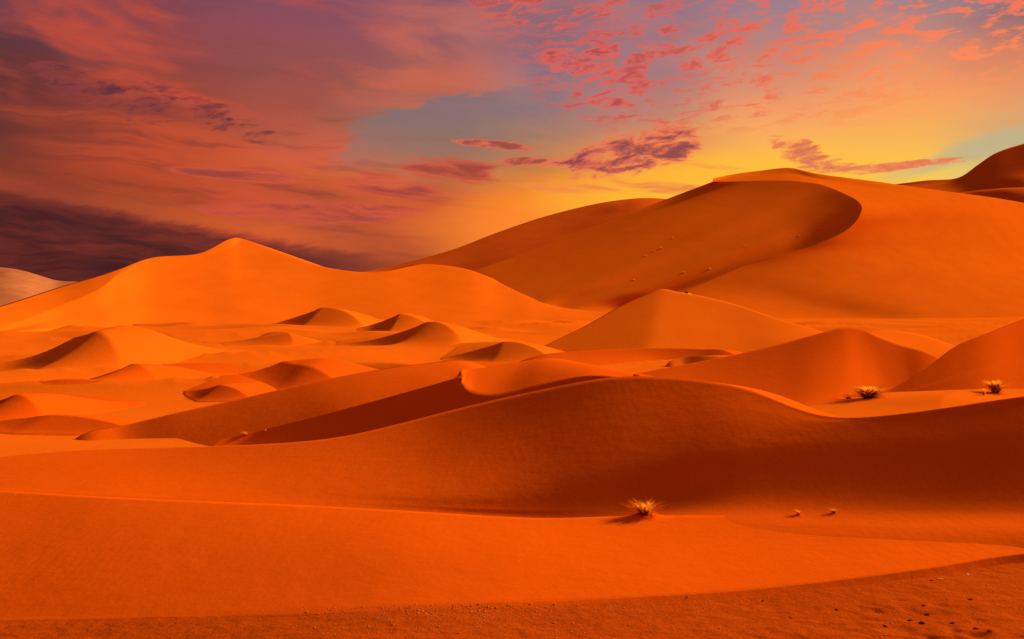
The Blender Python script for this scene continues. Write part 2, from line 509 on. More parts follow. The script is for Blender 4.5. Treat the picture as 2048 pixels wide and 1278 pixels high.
# pale dune far left
u = [-500, -200, 0, 45, 85, 115, 170, 260, 400]
v = [580, 548, 535, 541, 553, 561, 564, 572, 596]
cr = [at(a, b, 520) for a, b in zip(u, v)]
r1 = [step(c, a, b + 34, -0.06, 0.14) for c, a, b in zip(cr, u, v)]
r2 = [step(c, a, max(b + 70, 606), -0.06, 0.10) for c, a, b in zip(r1, u, v)]
r3 = [hid(c, 0, -60, -8) for c in r2]
bk = [hid(c, 40, 160, -30) for c in cr]
dune('pale sand dune low on the horizon at the far left edge', [loft([bk, cr, r1, r2, r3], crease=(1,))], 'pale')

# tall dune far right
u = [1700, 1780, 1850, 1922, 1955, 1990, 2048, 2150, 2320, 2600]
v = [374, 369, 361, 353, 330, 307, 287, 262, 250, 300]
dd = [800, 800, 795, 790, 800, 805, 810, 800, 790, 800]
cr = [at(a, b, d_) for a, b, d_ in zip(u, v, dd)]
g1 = [(-.1, .3), (-.1, .3), (-.02, .3), (.08, .35), (.2, .36), (.22, .36), (.2, .36), (.2, .4), (.2, .4), (0, .4)]
v1 = [380, 376, 370, 364, 357, 348, 336, 330, 330, 350]
r1 = [step(c, a, b, *g) for c, a, b, g in zip(cr, u, v1, g1)]
g2 = [(-.1, .2), (-.1, .2), (-.1, .25), (.0, .35), (.1, .4), (.02, .4), (-.1, .35), (.1, .4), (.1, .4), (0, .4)]
v2 = [392, 388, 386, 380, 376, 368, 358, 356, 360, 380]
r2 = [step(c, a, b, *g) for c, a, b, g in zip(r1, u, v2, g2)]
g3 = [(-.1, .2), (-.1, .2), (-.1, .25), (.15, .3), (.2, .32), (.2, .32), (.2, .35), (.2, .4), (.1, .4), (0, .4)]
v3 = [404, 402, 402, 396, 392, 388, 384, 384, 400, 420]
r3 = [step(c, a, b, *g) for c, a, b, g in zip(r2, u, v3, g3)]
r4 = [step(c, a, b + 40, -.1, .2) for c, a, b in zip(r3, u, v3)]
r5 = [hid(c, 0, -60, -60) for c in r4]
bk = [hid(c, 120, 260, -90) for c in cr]
dune('tall brown dune climbing out of frame at the right horizon', [loft([bk, cr, r1, r2, r3, r4, r5], crease=(1,))], 'brown')

# long ridge rising behind the big dune
u = [640, 720, 770, 900, 1000, 1100, 1200, 1240, 1290, 1350, 1450, 1560]
v = [556, 545, 535, 501, 463, 430, 406, 400, 396, 400, 420, 450]
dd = [350, 360, 368, 385, 405, 425, 440, 446, 452, 458, 465, 470]
cr = [at(a, b, d_) for a, b, d_ in zip(u, v, dd)]
g1 = [(.1, .2), (.1, .2), (.12, .25), (.16, .32), (.24, .36), (.22, .36), (.12, .34), (-.04, .28), (-.14, .25), (-.16, .25), (0, .3), (0, .3)]
r1 = [step(c, a, b + k, *g) for c, a, b, k, g in zip(cr, u, v, [8, 8, 9, 14, 22, 28, 24, 24, 24, 24, 20, 20], g1)]
g2 = [(.1, .2), (.1, .2), (.02, .22), (-.04, .24), (-.1, .24), (-.14, .24), (-.12, .24), (-.08, .24), (-.1, .22), (0, .25), (0, .3), (0, .3)]
r2 = [step(c, a, b + k, *g) for c, a, b, k, g in zip(r1, u, v, [16, 16, 20, 34, 48, 52, 44, 42, 44, 44, 40, 40], g2)]
g3 = [(.1, .2), (.1, .2), (.2, .25), (.34, .42), (.38, .44), (.38, .44), (.38, .44), (.25, .36), (.1, .25), (.2, .25), (.2, .3), (.2, .3)]
r3 = [step(c, a, b + k, *g) for c, a, b, k, g in zip(r2, u, v, [26, 26, 32, 50, 66, 70, 62, 60, 60, 60, 60, 60], g3)]
r4 = [step(c, a, b + 130, .0, .3) for c, a, b in zip(r3, u, v)]
bk = [hid(c, 60, 140, -30) for c in cr]
dune('long sand ridge rising to the right behind the big dune', [loft([bk, cr, r1, r2, r3, r4], crease=(1,))], 'brown')

# ------------------------------------------------------------------ the big dune on the right
C = [(1425, 363.5, 345), (1470, 363, 345), (1520, 361.5, 344), (1580, 362, 340), (1640, 369, 333), (1690, 388, 322), (1718, 405, 312),
     (1722, 425, 306), (1700, 455, 300), (1650, 483, 292), (1560, 510, 283), (1480, 535, 276), (1420, 562, 268), (1370, 582, 262)]
Cp = [at(*c) for c in C]
# right flank, in the sun
out = [(1426, 361.2, -.08, .22), (1470, 351, -.1, .2), (1520, 344, -.1, .2), (1575, 340, -.1, .21), (1640, 353, -.1, .21), (1770, 368.5, -.14, .25), (1890, 384, -.16, .27),
       (2048, 406, -.16, .27), (2220, 450, -.18, .27), (2230, 520, -.18, .24), (2120, 590, -.18, .25), (1900, 634, -.18, .25), (1700, 637, -.18, .25), (1490, 637, -.15, .25)]
sp = [step(c, a, b, hx, hy) for c, (a, b, hx, hy) in zip(Cp, out)]
ex = [hid(p, *o) for p, o in zip(sp, [(4, 30, -14)] * 3 + [(10, 40, -22), (25, 45, -22), (40, 50, -20), (50, 50, -18), (70, 50, -18), (90, 20, -20), (90, -10, -20), (60, -25, -12), (10, -14, -2.5), (4, -14, -2.5), (2, -14, -2.5)])]
mid = [0.5 * (a + b) + np.array([0, 0, 0.006 * np.linalg.norm(b - a)]) for a, b in zip(Cp, sp)]
flank = loft([Cp, mid, sp, ex], nu=14, nv=22, relax=0)
# slip face: falls from the curved crest down to the left, between it and the left-hand spur
T = [(926, 552), (965, 572), (1000, 588), (1040, 600), (1080, 608), (1120, 614), (1160, 618), (1200, 620), (1240, 620), (1270, 618), (1300, 612), (1320, 604), (1342, 596), (1358, 592)]
Wf = [0.0, 0.06, 0.17, 0.34, 0.57, 0.80, 1.0]
cols_ = []
for i, (c, t_) in enumerate(zip(C, T)):
    arm = min(1.0, max(0.0, (i - 4) / 3.0)) * (1.0 if i < 11 else 0.9 if i == 11 else 0.8 if i == 12 else 0.6)
    gs = [None, (.12 + .22 * arm, .38 + .08 * arm), (.08 + .13 * arm, .38 + .04 * arm), (.06, .37), (.06, .37), (.06, .36), (.06, .34)]
    p = at(*c)
    col = [p]
    for j in range(1, 7):
        w = Wf[j]
        p = step(p, c[0] + (t_[0] - c[0]) * w, c[1] + (t_[1] - c[1]) * w + 5 * math.sin(math.pi * w) * (i > 0), *gs[j])
        col.append(p)
    eye = np.array([0, 0, HC])
    if i == 1:
        col = [eye + (q - eye) * (1 + 0.012 * min(1, k / 2.0)) for k, q in enumerate(col)]
    if i == 0:                           # the spur rolls over to the left
        col = [eye + (q - eye) * (1 + 0.05 * min(1, k / 2.0)) for k, q in enumerate(col)]
    cols_.append(col)
rows = [[cols_[i][j] for i in range(len(C))] for j in range(7)]
rows.append([hid(p, -1, -12, -4) for p in rows[-1]])
slip = loft(rows, nu=14, nv=14)
big_spurback = loft([[r[0] for r in rows], [hid(r[0], -14, 26, -14) for r in rows]], nu=8, nv=8)
dune('biggest dune with curved sharp crest and a hollow shaded slip face', [flank, slip, big_spurback], 'orange')

# ------------------------------------------------------------------ broad dune on the left
UU = [-350, -180, 0, 120, 200, 240, 310, 400, 460, 487, 560, 640, 720, 770, 850, 940, 1000, 1050, 1110, 1200, 1290]
VC = [705, 684, 655, 612, 577, 546, 517, 508.5, 497, 481, 505, 532, 544, 541, 528, 540, 567, 590, 612, 624, 632]
VF = [720, 696, 672, 662, 658, 656, 653, 651, 650, 649.5, 648, 646.5, 645.5, 645, 644, 643, 642, 641.5, 641, 640.5, 640]
ft = [onz(a, b, ZB) for a, b in zip(UU, VF)]
gr = [(-.08, .12)] * 2 + [(-.1, .14), (-.13, .17)] + [(-.15, .2)] * 12 + [(-.15, .18), (-.14, .16), (-.12, .12), (-.08, .08), (0, .05)]
m1 = [step(p, a, b + 0.45 * (f_ - b), g[0], g[1] * 0.9) for p, a, b, f_, g in zip(ft, UU, VC, VF, gr)]
cr = [step(p, a, b, g[0], g[1] * 1.08) for p, a, b, g in zip(m1, UU, VC, gr)]
sk = [hid(p, -2, -16, -1.6) for p in ft]
vb = [690, 655, 612, 574, 551, 538, 514.5, 506.5, 477.5, 478.5]
bk1 = [step(p, a, b, .6, .4) for p, a, b in zip(cr, UU[:6], vb)]
bk1 += [step(p, a, b, *g) for p, a, b, g in zip(cr[6:], UU[6:], vb[6:], [(.2, .3), (.2, .3), (.24, .4), (.2, .4)])]
bk1 += [hid(p, 6, 12, -2.2) for p in cr[10:]]
bk2 = [hid(p, 10, 60, -14) for p in bk1]
dune('broad bright orange dune with a small pointed top on the left', [loft([bk2, bk1, cr, m1, ft, sk], crease=(1, 2), nu=10, nv=16)], 'orange')

# ------------------------------------------------------------------ hummocks in the basin
def crescent(label, u, v, d_, wl, wr, mat, slope=0.58, wind=0.12, turn=20.0, horn=0.05, tail=1.3, toe=0.10):
    """crescent dune whose highest point the photo shows at (u, v), d_ metres away. wl, wr: reach of the crest to the left
    and right in metres; slope of the slip face, slope of the windward side; turn: degrees the slip face turns to the left"""
    pk = at(u, v, d_)
    H = pk[2] - float(ground_z(pk[0], pk[1]))
    f = np.array([-math.sin(R(turn)), -math.cos(R(turn))])        # downwind
    t = np.array([math.cos(R(turn)), -math.sin(R(turn))])         # along the crest, to the right
    Lw = H / wind
    ls = H / slope * 1.8 + horn * wl * wl * 0.3
    ss = np.concatenate([-np.linspace(1, 0, 34) ** 1.25 * Lw * 1.05, np.linspace(0, 1, 40)[1:] * ls])
    tt = np.concatenate([-np.linspace(1, 0, 60)[:-1] * wl * 1.12, np.linspace(0, 1, 50) * wr * 1.6])
    TT, SS = np.meshgrid(tt, ss)
    xl = np.clip(-TT / wl, 0, 1.12); xr = np.clip(TT / wr, 0, 1.6)
    hl = np.maximum(1 - np.clip(xl, 0, 1), 0) ** tail
    hl = np.where(xl < 0.12, 1 - (1 - 0.88 ** tail) * (xl / 0.12) ** 1.6, hl)
    hr = np.maximum(1 - np.clip(xr, 0, 1) ** 2, 0) ** 1.1
    Hc = H * np.where(TT < 0, hl, hr)
    sc = horn * np.where(TT < 0, 0.25 * TT ** 2, 1.6 * TT ** 2)
    q = SS                                                          # distance downwind of the crest line
    to = toe * H
    lee = to * np.log1p(np.exp(np.clip((Hc - slope * q) / to, -30, 30)))
    wnd = Hc * (0.5 + 0.5 * np.cos(np.pi * np.clip(-q / Lw, 0, 1)))
    hh = np.where(q > 0, lee * np.minimum(1, Hc / (0.02 * H + 1e-6)), wnd)
    k0 = to * np.log1p(np.exp(np.clip(Hc / to, -30, 30))) - Hc      # the soft toe lifts the crest a little: take it out
    hh = np.where(q > 0, np.maximum(hh - k0 * np.exp(-q * slope / (H + 1e-6) * 4), 0), hh)
    X = pk[0] + t[0] * TT + f[0] * (SS + sc)
    Y = pk[1] + t[1] * TT + f[1] * (SS + sc)
    Zz = ground_z(X, Y) + hh - 0.03 * (hh < 0.04) - 0.10 * (hh < 0.004)
    i = np.arange(X.size).reshape(X.shape)
    fc = np.stack([i[:-1, :-1], i[:-1, 1:], i[1:, 1:], i[1:, :-1]], -1).reshape(-1, 4)
    return dune(label, [(np.stack([X, Y, Zz], -1).reshape(-1, 3), fc)], mat)

crescent('small crescent dune at the foot of the broad left dune, below its right slope', 645, 615, 178, 11.5, 9, 'orange', slope=0.34, turn=8, toe=0.16)
crescent('low crescent dune with a shaded face on the left, middle of the basin', 538, 665, 110, 8.0, 4.5, 'orange', slope=0.36, turn=25, toe=0.2)
crescent('pointed dune with a dark triangular face near the left edge', 196, 663, 75, 7.0, 3.2, 'orange', slope=0.42, toe=0.2, turn=18, horn=0.10)
crescent('sharp little dune with a long dark tail at the centre of the basin', 858, 643, 108, 10.0, 4.6, 'orange', slope=0.46, toe=0.18, turn=22, horn=0.06)
crescent('small flat-topped dune right of the sharp one in the basin', 1010, 683, 93, 5.6, 4.8, 'orange', slope=0.38, toe=0.18, tail=1.0, turn=10, horn=0.07)
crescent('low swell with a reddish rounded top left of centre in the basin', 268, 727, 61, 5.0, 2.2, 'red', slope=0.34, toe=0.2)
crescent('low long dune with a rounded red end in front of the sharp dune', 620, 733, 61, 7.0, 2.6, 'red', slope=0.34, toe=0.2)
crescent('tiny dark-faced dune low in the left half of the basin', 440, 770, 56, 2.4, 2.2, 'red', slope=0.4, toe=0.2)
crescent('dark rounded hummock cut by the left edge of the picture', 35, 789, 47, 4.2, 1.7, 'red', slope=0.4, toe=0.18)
crescent('low fold of sand along the left edge behind the foreground swell', 100, 830, 42, 6.0, 4.6, 'red', slope=0.3, toe=0.2, turn=6)
crescent('soft low dome behind the sharp little dune in the basin', 800, 628, 150, 6.0, 6.0, 'orange', slope=0.34, toe=0.2, turn=5)

# long ridge running down to the left in the middle distance
barchan('long ridge slanting across the left middle with a dark red face',
        [(90, 892, 37.5), (165, 869, 38.5), (250, 850, 39.5), (350, 826, 40), (450, 804, 40.5), (545, 782, 41), (640, 761, 41.5), (740, 742, 42.5), (840, 728, 44), (930, 722, 45.5), (1010, 724, 46)],
        [(90, 910), (165, 905), (255, 915), (365, 920), (480, 915), (600, 880), (720, 835), (840, 800), (930, 775), (990, 760), (1030, 750)],
        [(.0, .1), (.08, .2), (.12, .25), (.12, .25), (.1, .22), (.04, .17), (.0, .12), (-.03, .09), (-.04, .06), (-.04, .04), (0, .03)], sag=0.0, mat='fore', back=(0.8, 0.55), bslope=0.12)

# curled dune behind the foreground ridge: flat sunlit cap, dark slip face
E = [(440, 880, 32.5), (500, 866, 33), (560, 850, 33.2), (700, 815, 33.4), (850, 774, 33.2), (915, 756, 32.8), (925, 768, 31.2), (945, 786, 29.6), (1000, 791, 28.4), (1080, 772, 27.3), (1170, 753, 26.2), (1262, 756, 25.4)]
Ep = [at(*e) for e in E]
B = [hid(Ep[0], 2, 3, -.3), hid(Ep[1], 2, 3, -.3), hid(Ep[2], 2.4, 3, -.25), hid(Ep[3], 3, 4, -.25), hid(Ep[4], 2, 3.5, -.22), at(945, 746.5, 36.5), at(965, 741, 38), at(1000, 733.5, 39), at(1060, 723, 40), at(1110, 718, 40), at(1185, 732, 37), at(1290, 757, 31)]
B2 = [hid(p, 2.5, 5, -1.6) for p in B]
fo = [(-.2, -.5, -.2), (-.4, -.8, -.4), (-.7, -1.2, -.7), (-1.2, -1.5, -1.1), (-1.5, -1.5, -1.4), (-1.6, -1.2, -1.35), (-1.9, -1.0, -1.35), (-1.7, -1.6, -1.3), (-1.3, -1.9, -1.2), (-.9, -2.0, -1.1), (-.6, -2.0, -1.1), (-.4, -2.0, -1.1)]
Fp = [hid(p, *o) for p, o in zip(Ep, fo)]
Fm = [0.5 * (a + b) + np.array([0, 0, -0.04]) for a, b in zip(Ep, Fp)]
Fq = [hid(p, -.8, -1.0, -.25) for p in Fp]
dune('curled dune with a flat bright cap above a dark slip face at the centre', [loft([B2, B, Ep, Fm, Fp, Fq], crease=(2,), nu=12, nv=14)], 'fore')

# ------------------------------------------------------------------ dunes on the right of the basin
P1 = at(1322, 575, 120.5)
p1 = [(u_, v_, float(step(P1, u_, v_, .14, .20)[1])) for u_, v_ in [(1050, 712), (1085, 694), (1120, 676), (1165, 655), (1205, 632), (1250, 607), (1290, 590)]]
p2 = [(u_, v_, float(step(P1, u_, v_, -.08, .24)[1])) for u_, v_ in [(1352, 583), (1400, 591), (1480, 611), (1560, 640)]]
barchan('pointed dune in front of the big dune with a soft rounded spur',
        p1 + [(1322, 575, 120.5)] + p2 + [(1640, 661, 108), (1760, 690, 106)],
        [(1050, 720), (1085, 722), (1118, 722), (1160, 722), (1200, 722), (1235, 722), (1266, 722), (1292, 722), (1335, 722), (1400, 722), (1490, 722), (1570, 718), (1650, 708), (1760, 704)],
        [(.14, .2)] * 8 + [(-.08, .24), (-.08, .24), (-.06, .24), (-.0, .2), (.0, .16), (0, .1)], 'orange', back=(0.3, 0.95), bslope=0.3, relax=25, ccrease=(7,))
barchan('low red fold of sand right of the bright cap',
        [(990, 728, 82), (1080, 710, 83), (1160, 702, 84), (1240, 698, 84), (1320, 696, 84), (1400, 698, 84), (1450, 701, 84), (1510, 722, 83)],
        [(990, 734), (1085, 730), (1165, 742), (1245, 748), (1325, 748), (1395, 740), (1445, 730), (1512, 728)],
        [(.0, .05), (.02, .08), (.03, .1), (.05, .16), (.1, .34), (.12, .48), (.12, .48), (.0, .1)], 'red')
barchan('small bright tongue of sand with a dark hollow under it',
        [(1318, 740, 74), (1338, 724, 75), (1370, 714, 76), (1405, 712, 76), (1440, 713, 76), (1480, 716, 76), (1530, 730, 76)],
        [(1318, 743), (1344, 737), (1376, 738), (1412, 736), (1445, 730), (1485, 728), (1532, 736)],
        [(.1, .2), (.1, .5), (.1, .55), (.1, .5), (.0, .3), (0, .1), (0, .1)], 'orange', back=(0.5, 0.9), bslope=0.06)
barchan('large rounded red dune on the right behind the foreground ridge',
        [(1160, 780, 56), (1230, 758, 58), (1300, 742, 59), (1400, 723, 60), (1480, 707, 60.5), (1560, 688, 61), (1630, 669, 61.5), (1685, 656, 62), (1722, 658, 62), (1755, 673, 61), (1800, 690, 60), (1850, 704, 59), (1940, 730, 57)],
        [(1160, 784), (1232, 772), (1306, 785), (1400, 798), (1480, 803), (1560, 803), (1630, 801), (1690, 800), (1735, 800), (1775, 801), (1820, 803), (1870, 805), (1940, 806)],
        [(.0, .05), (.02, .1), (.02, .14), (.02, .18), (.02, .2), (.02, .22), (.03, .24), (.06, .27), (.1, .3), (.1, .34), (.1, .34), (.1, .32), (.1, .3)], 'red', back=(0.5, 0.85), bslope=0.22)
# sunlit tongue beyond it
cr = [at(1690, 668, 78), at(1735, 661, 80), at(1790, 661, 81), at(1840, 669, 80), at(1880, 681, 78), at(1935, 702, 75)]
lo = [at(1700, 690, 66), at(1740, 690, 66), at(1790, 705, 66), at(1840, 715, 65), at(1880, 716, 65), at(1930, 712, 66)]
bk = [hid(p, 4, 16, -3.5) for p in cr]
dune('small sunlit tongue of sand beyond the rounded red dune', [loft([bk, cr, lo], crease=(1,))], 'orange')
# slope rising out of the right edge
u = [1700, 1780, 1850, 1912, 1965, 2048, 2200, 2420]
foot = [onz(a, b, -1.3) for a, b in zip(u, [800, 801, 803, 804, 804, 800, 792, 780])]
m1 = [step(p, a, b, *g) for p, a, b, g in zip(foot, u, [799, 790, 770, 750, 735, 712, 680, 640], [(.05, .1), (.1, .24), (.1, .28), (.1, .3), (.08, .3), (.06, .28), (.06, .28), (.0, .2)])]
c1 = [step(p, a, b, *g) for p, a, b, g in zip(m1, u, [798, 778, 738, 692, 670, 638, 600, 580], [(.05, .1), (.12, .4), (.12, .42), (.12, .42), (.12, .42), (.1, .4), (.06, .3), (.0, .2)])]
bk = [hid(p, 7, 12, -2.6) for p in c1]
sk = [hid(p, -.6, -2.5, -.4) for p in foot]
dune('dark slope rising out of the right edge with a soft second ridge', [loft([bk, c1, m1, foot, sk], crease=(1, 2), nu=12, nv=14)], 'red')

# ------------------------------------------------------------------ foreground ridge
U  = [-420, -150, 0, 150, 300, 500, 640, 720, 850, 950, 1050, 1130, 1230, 1330, 1440, 1500, 1560, 1640, 1730, 1840, 1960, 2048, 2250, 2600]
VC = [945, 926, 915, 898, 897, 890, 882, 868, 834, 808, 786, 770, 749, 753, 765, 778, 803, 838, 836, 823, 806, 790, 775, 780]
VF = [965, 978, 984, 991, 998, 1007, 1013, 1018, 1025, 1032, 1036, 1037, 1038, 1041, 1046, 1049, 1051, 1053, 1055, 1058, 1061, 1065, 1078, 1100]
ZF = [-.75, -.62, -.54, -.46, -.38, -.32, -.28, -.28, -.28, -.28, -.27, -.23, -.15, -.05, .035, .055, .075, .1, .13, .175, .23, .275, .4, .55]
VT = [960, 970, 974, 980, 986, 994, 1000, 1004, 1010, 1016, 1019, 1019, 1017, 1016, 1016, 1016, 1016, 1017, 1018, 1020, 1022, 1026, 1036, 1050]
gt = [(-.03, -.01)] * 5 + [(-.02, .03), (.0, .09), (.0, .15), (.0, .26), (.01, .34), (.02, .4), (.02, .36), (.02, .24)] + [(.02, .07)] * 9 + [(.02, .06), (.0, .05)]
VM = [955, 950, 948, 946, 948, 960, 970, 975, 978, 972, 962, 950, 930, 912, 896, 888, 882, 880, 876, 870, 860, 845, 820, 800]
g1 = [(-.03, -.01)] * 5 + [(-.02, .03), (.0, .09), (.0, .13), (.0, .2), (.01, .28), (.02, .35), (.03, .41), (.03, .45), (.03, .45), (.03, .45), (.03, .45), (.03, .45), (.03, .45), (.03, .45), (.03, .45), (.03, .45), (.03, .45), (.0, .4), (.0, .3)]
g2 = [(-.03, -.01)] * 5 + [(-.02, .03), (.0, .06), (.0, .08), (.0, .12), (.0, .17), (.0, .22), (.0, .26), (.0, .29), (.0, .3), (.0, .3), (.0, .3), (.02, .32), (.03, .38), (.05, .46), (.06, .5), (.06, .5), (.06, .5), (.0, .4), (.0, .3)]
foot = [onz(a, b, z) for a, b, z in zip(U, VF, ZF)]
toe = [step(p, a, b, *g) for p, a, b, g in zip(foot, U, VT, gt)]
md = [step(p, a, b, *g) for p, a, b, g in zip(toe, U, VM, g1)]
cr = [step(p, a, b, *g) for p, a, b, g in zip(md, U, VC, g2)]
bk1 = [hid(p, 1.2, 2.4, -.35) for p in cr]
bk2 = [hid(p, 3.0, 6.0, -2.2) for p in cr]
sk = [hid(p, -.05, -.9, -.10) for p in foot]
dune('wide red-orange foreground ridge, bright at left and dark at right', [loft([bk2, bk1, cr, md, toe, foot, sk], crease=(2,), nu=12, nv=20, relax=110)], 'fore')

# bright apron of sand in front of it
U  = [-500, -250, 0, 200, 400, 600, 800, 1000, 1100, 1250, 1450, 1640, 1850, 2048, 2300, 2600]
V0 = [960, 972, 981, 993, 1002, 1010, 1021, 1033, 1036, 1032, 1031, 1034, 1041, 1053, 1075, 1100]
Z0 = [-.6, -.45, -.34, -.22, -.14, -.08, -.03, .0, .0, .02, .06, .12, .2, .3, .45, .6]
V1 = [1080, 1085, 1090, 1095, 1100, 1100, 1105, 1108, 1108, 1105, 1100, 1092, 1085, 1080, 1090, 1110]
Z1 = [-.95, -.76, -.58, -.42, -.29, -.15, -.03, .0, -.01, -.02, -.01, .03, .11, .21, .36, .5]
V2 = [1250, 1242, 1234, 1230, 1226, 1220, 1212, 1206, 1203, 1196, 1184, 1165, 1138, 1108, 1100, 1120]
def flat_z(x, y):
    return -0.1 + 0.03 * np.maximum(0, x - 0.6) - 0.12 * 0.7 * np.log1p(np.exp((-1.0 - x) / 0.7))
def on_flat(u_, v_, dz):
    z = 0.0
    for _ in range(12):
        p = onz(u_, v_, z)
        z = float(flat_z(p[0], p[1])) + dz
    return p
DZ = [.02, .02, .02, .02, .02, .022, .026, .03, .03, .035, .045, .055, .07, .085, .11, .14]
r0 = [onz(a, b, z) for a, b, z in zip(U, V0, Z0)]
r1 = [onz(a, b, z) for a, b, z in zip(U, V1, Z1)]
r2 = [on_flat(a, b, z) for a, b, z in zip(U, V2, DZ)]
bk = [hid(p, .3, 2.2, -.9) for p in r0]
lip = [hid(p, -.05, -.12, -d_ * 1.1) for d_, p in zip(DZ, r2)]
sk = [hid(p, -.1, -.6, -.35) for p in lip]
dune('bright smooth sand apron in the foreground', [loft([bk, r0, r1, r2, lip, sk], crease=(1, 3), nu=14, nv=16)], 'fore')

# ------------------------------------------------------------------ gravelly flat
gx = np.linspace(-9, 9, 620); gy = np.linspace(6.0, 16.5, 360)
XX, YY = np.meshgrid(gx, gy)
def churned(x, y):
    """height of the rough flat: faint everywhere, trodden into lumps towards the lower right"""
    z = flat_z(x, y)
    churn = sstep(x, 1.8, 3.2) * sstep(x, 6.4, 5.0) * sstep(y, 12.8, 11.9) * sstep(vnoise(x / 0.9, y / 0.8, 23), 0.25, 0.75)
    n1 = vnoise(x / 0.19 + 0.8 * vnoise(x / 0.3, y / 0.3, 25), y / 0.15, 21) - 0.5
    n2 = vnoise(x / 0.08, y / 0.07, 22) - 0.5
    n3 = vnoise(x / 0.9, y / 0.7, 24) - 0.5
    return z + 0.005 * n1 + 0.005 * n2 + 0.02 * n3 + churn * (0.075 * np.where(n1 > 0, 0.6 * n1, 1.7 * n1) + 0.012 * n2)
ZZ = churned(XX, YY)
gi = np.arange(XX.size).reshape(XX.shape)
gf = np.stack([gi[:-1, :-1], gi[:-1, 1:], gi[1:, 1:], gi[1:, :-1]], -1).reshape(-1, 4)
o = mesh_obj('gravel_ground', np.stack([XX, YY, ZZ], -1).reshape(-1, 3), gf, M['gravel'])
o['kind'] = 'structure'
o['label'] = 'rough gravelly sand flat along the bottom of the picture'

# ------------------------------------------------------------------ small things
from mathutils import Vector
def plain(name, c, rough=0.9, trans=0.0, vary=0.25):
    m = bpy.data.materials.new(name)
    m.use_nodes = True
    m.node_tree.nodes.clear()
    N = NT(m.node_tree)
    tc = N.node('ShaderNodeTexCoord')
    n = N.noise(tc.outputs['Object'], 18.0, 3, 0.6)
    col = N.mix(n, tuple(x * (1 - vary) for x in c) + (1,), tuple(min(1, x * (1 + vary)) for x in c) + (1,))
    b = N.node('ShaderNodeBsdfPrincipled')
    N.put(b.inputs['Base Color'], col)
    b.inputs['Roughness'].default_value = rough
    b.inputs['Specular IOR Level'].default_value = 0.0
    sh = b.outputs[0]
    if trans:
        t = N.node('ShaderNodeBsdfTranslucent')
        N.put(t.inputs[0], col)
        mx_ = N.node('ShaderNodeMixShader')
        mx_.inputs[0].default_value = trans
        N.put(mx_.inputs[1], sh); N.put(mx_.inputs[2], t.outputs[0])
        sh = mx_.outputs[0]
    o = N.node('ShaderNodeOutputMaterial')
    N.put(o.inputs[0], sh)
    return m
M['straw'] = plain('dry_straw', (1.0, 0.30, 0.015), 0.8, 0.7, 0.1)
M['twig'] = plain('dark_twig', (0.30, 0.055, 0.008))
M['stone'] = plain('pebble_stone', (0.66, 0.20, 0.045))
M['white_stone'] = plain('white_stone', (0.85, 0.75, 0.62), 0.5)
M['shade_lump'] = plain('hollow_shade', (0.22, 0.035, 0.005))  # shade of the hollows between lumps, put into a dark colour

bpy.context.view_layer.update()
DG = bpy.context.evaluated_depsgraph_get()
def drop(x, y):
    """height of the sand under (x, y)"""
    r = S.ray_cast(DG, Vector((x, y, 120.0)), Vector((0, 0, -1)))
    return r[1] if r[0] else Vector((x, y, 0))
def look(u, v):
    """where the sand lies that the photo shows at (u, v)"""
    dv = Vector(((u - 1024) / F, 1, (HZ - v) / F)).normalized()
    r = S.ray_cast(DG, Vector((0, 0, HC)), dv)
    return r[1]

def blades_mesh(seed, n, rad, hgt, width, lean=0.8, low=0.25):
    """curved tapering blades fanning out of one root"""
    r = random.Random(seed)
    V, Fc = [], []
    for _ in range(n):
        a = r.uniform(0, 2 * math.pi)
        L = hgt * r.uniform(0.55, 1.1)
        out_ = rad * r.uniform(0.25, 1.0) * (1.0 if r.random() > low else 1.35)
        up = L * (1.0 if r.random() > low else 0.35)
        bx, by = r.uniform(-0.12, 0.12) * rad, r.uniform(-0.12, 0.12) * rad
        w = width * r.uniform(0.6, 1.3)
        px, py = -math.sin(a), math.cos(a)
        i0 = len(V)
        for k in range(5):
            t_ = k / 4
            rr = out_ * t_ ** (1.0 + lean * 0.5)
            zz = up * (t_ - 0.32 * lean * t_ ** 2.4)
            ww = w * (1 - t_) ** 0.7 + 0.0008
            for sg in (-1, 1):
                V.append((bx + math.cos(a) * rr + sg * px * ww * 0.5, by + math.sin(a) * rr + sg * py * ww * 0.5, zz))
        for k in range(4):
            q = i0 + 2 * k
            Fc.append((q, q + 1, q + 3, q + 2))
    return V, Fc
def stems_mesh(seed, n, rad, hgt, thick):
    r = random.Random(seed)
    V, Fc = [], []
    for _ in range(n):
        a = r.uniform(0, 2 * math.pi); o_ = rad * r.uniform(0.2, 1.0); z1 = hgt * r.uniform(0.4, 1.0)
        i0 = len(V)
        for k in range(4):
            t_ = k / 3
            cx, cy, cz = math.cos(a) * o_ * t_, math.sin(a) * o_ * t_, z1 * t_ ** 0.8
            th = thick * (1 - 0.7 * t_)
            for q in range(4):
                b_ = q * math.pi / 2
                V.append((cx + math.cos(b_) * th, cy + math.sin(b_) * th, cz))
        for k in range(3):
            for q in range(4):
                A_ = i0 + 4 * k
                Fc.append((A_ + q, A_ + (q + 1) % 4, A_ + 4 + (q + 1) % 4, A_ + 4 + q))
    return V, Fc

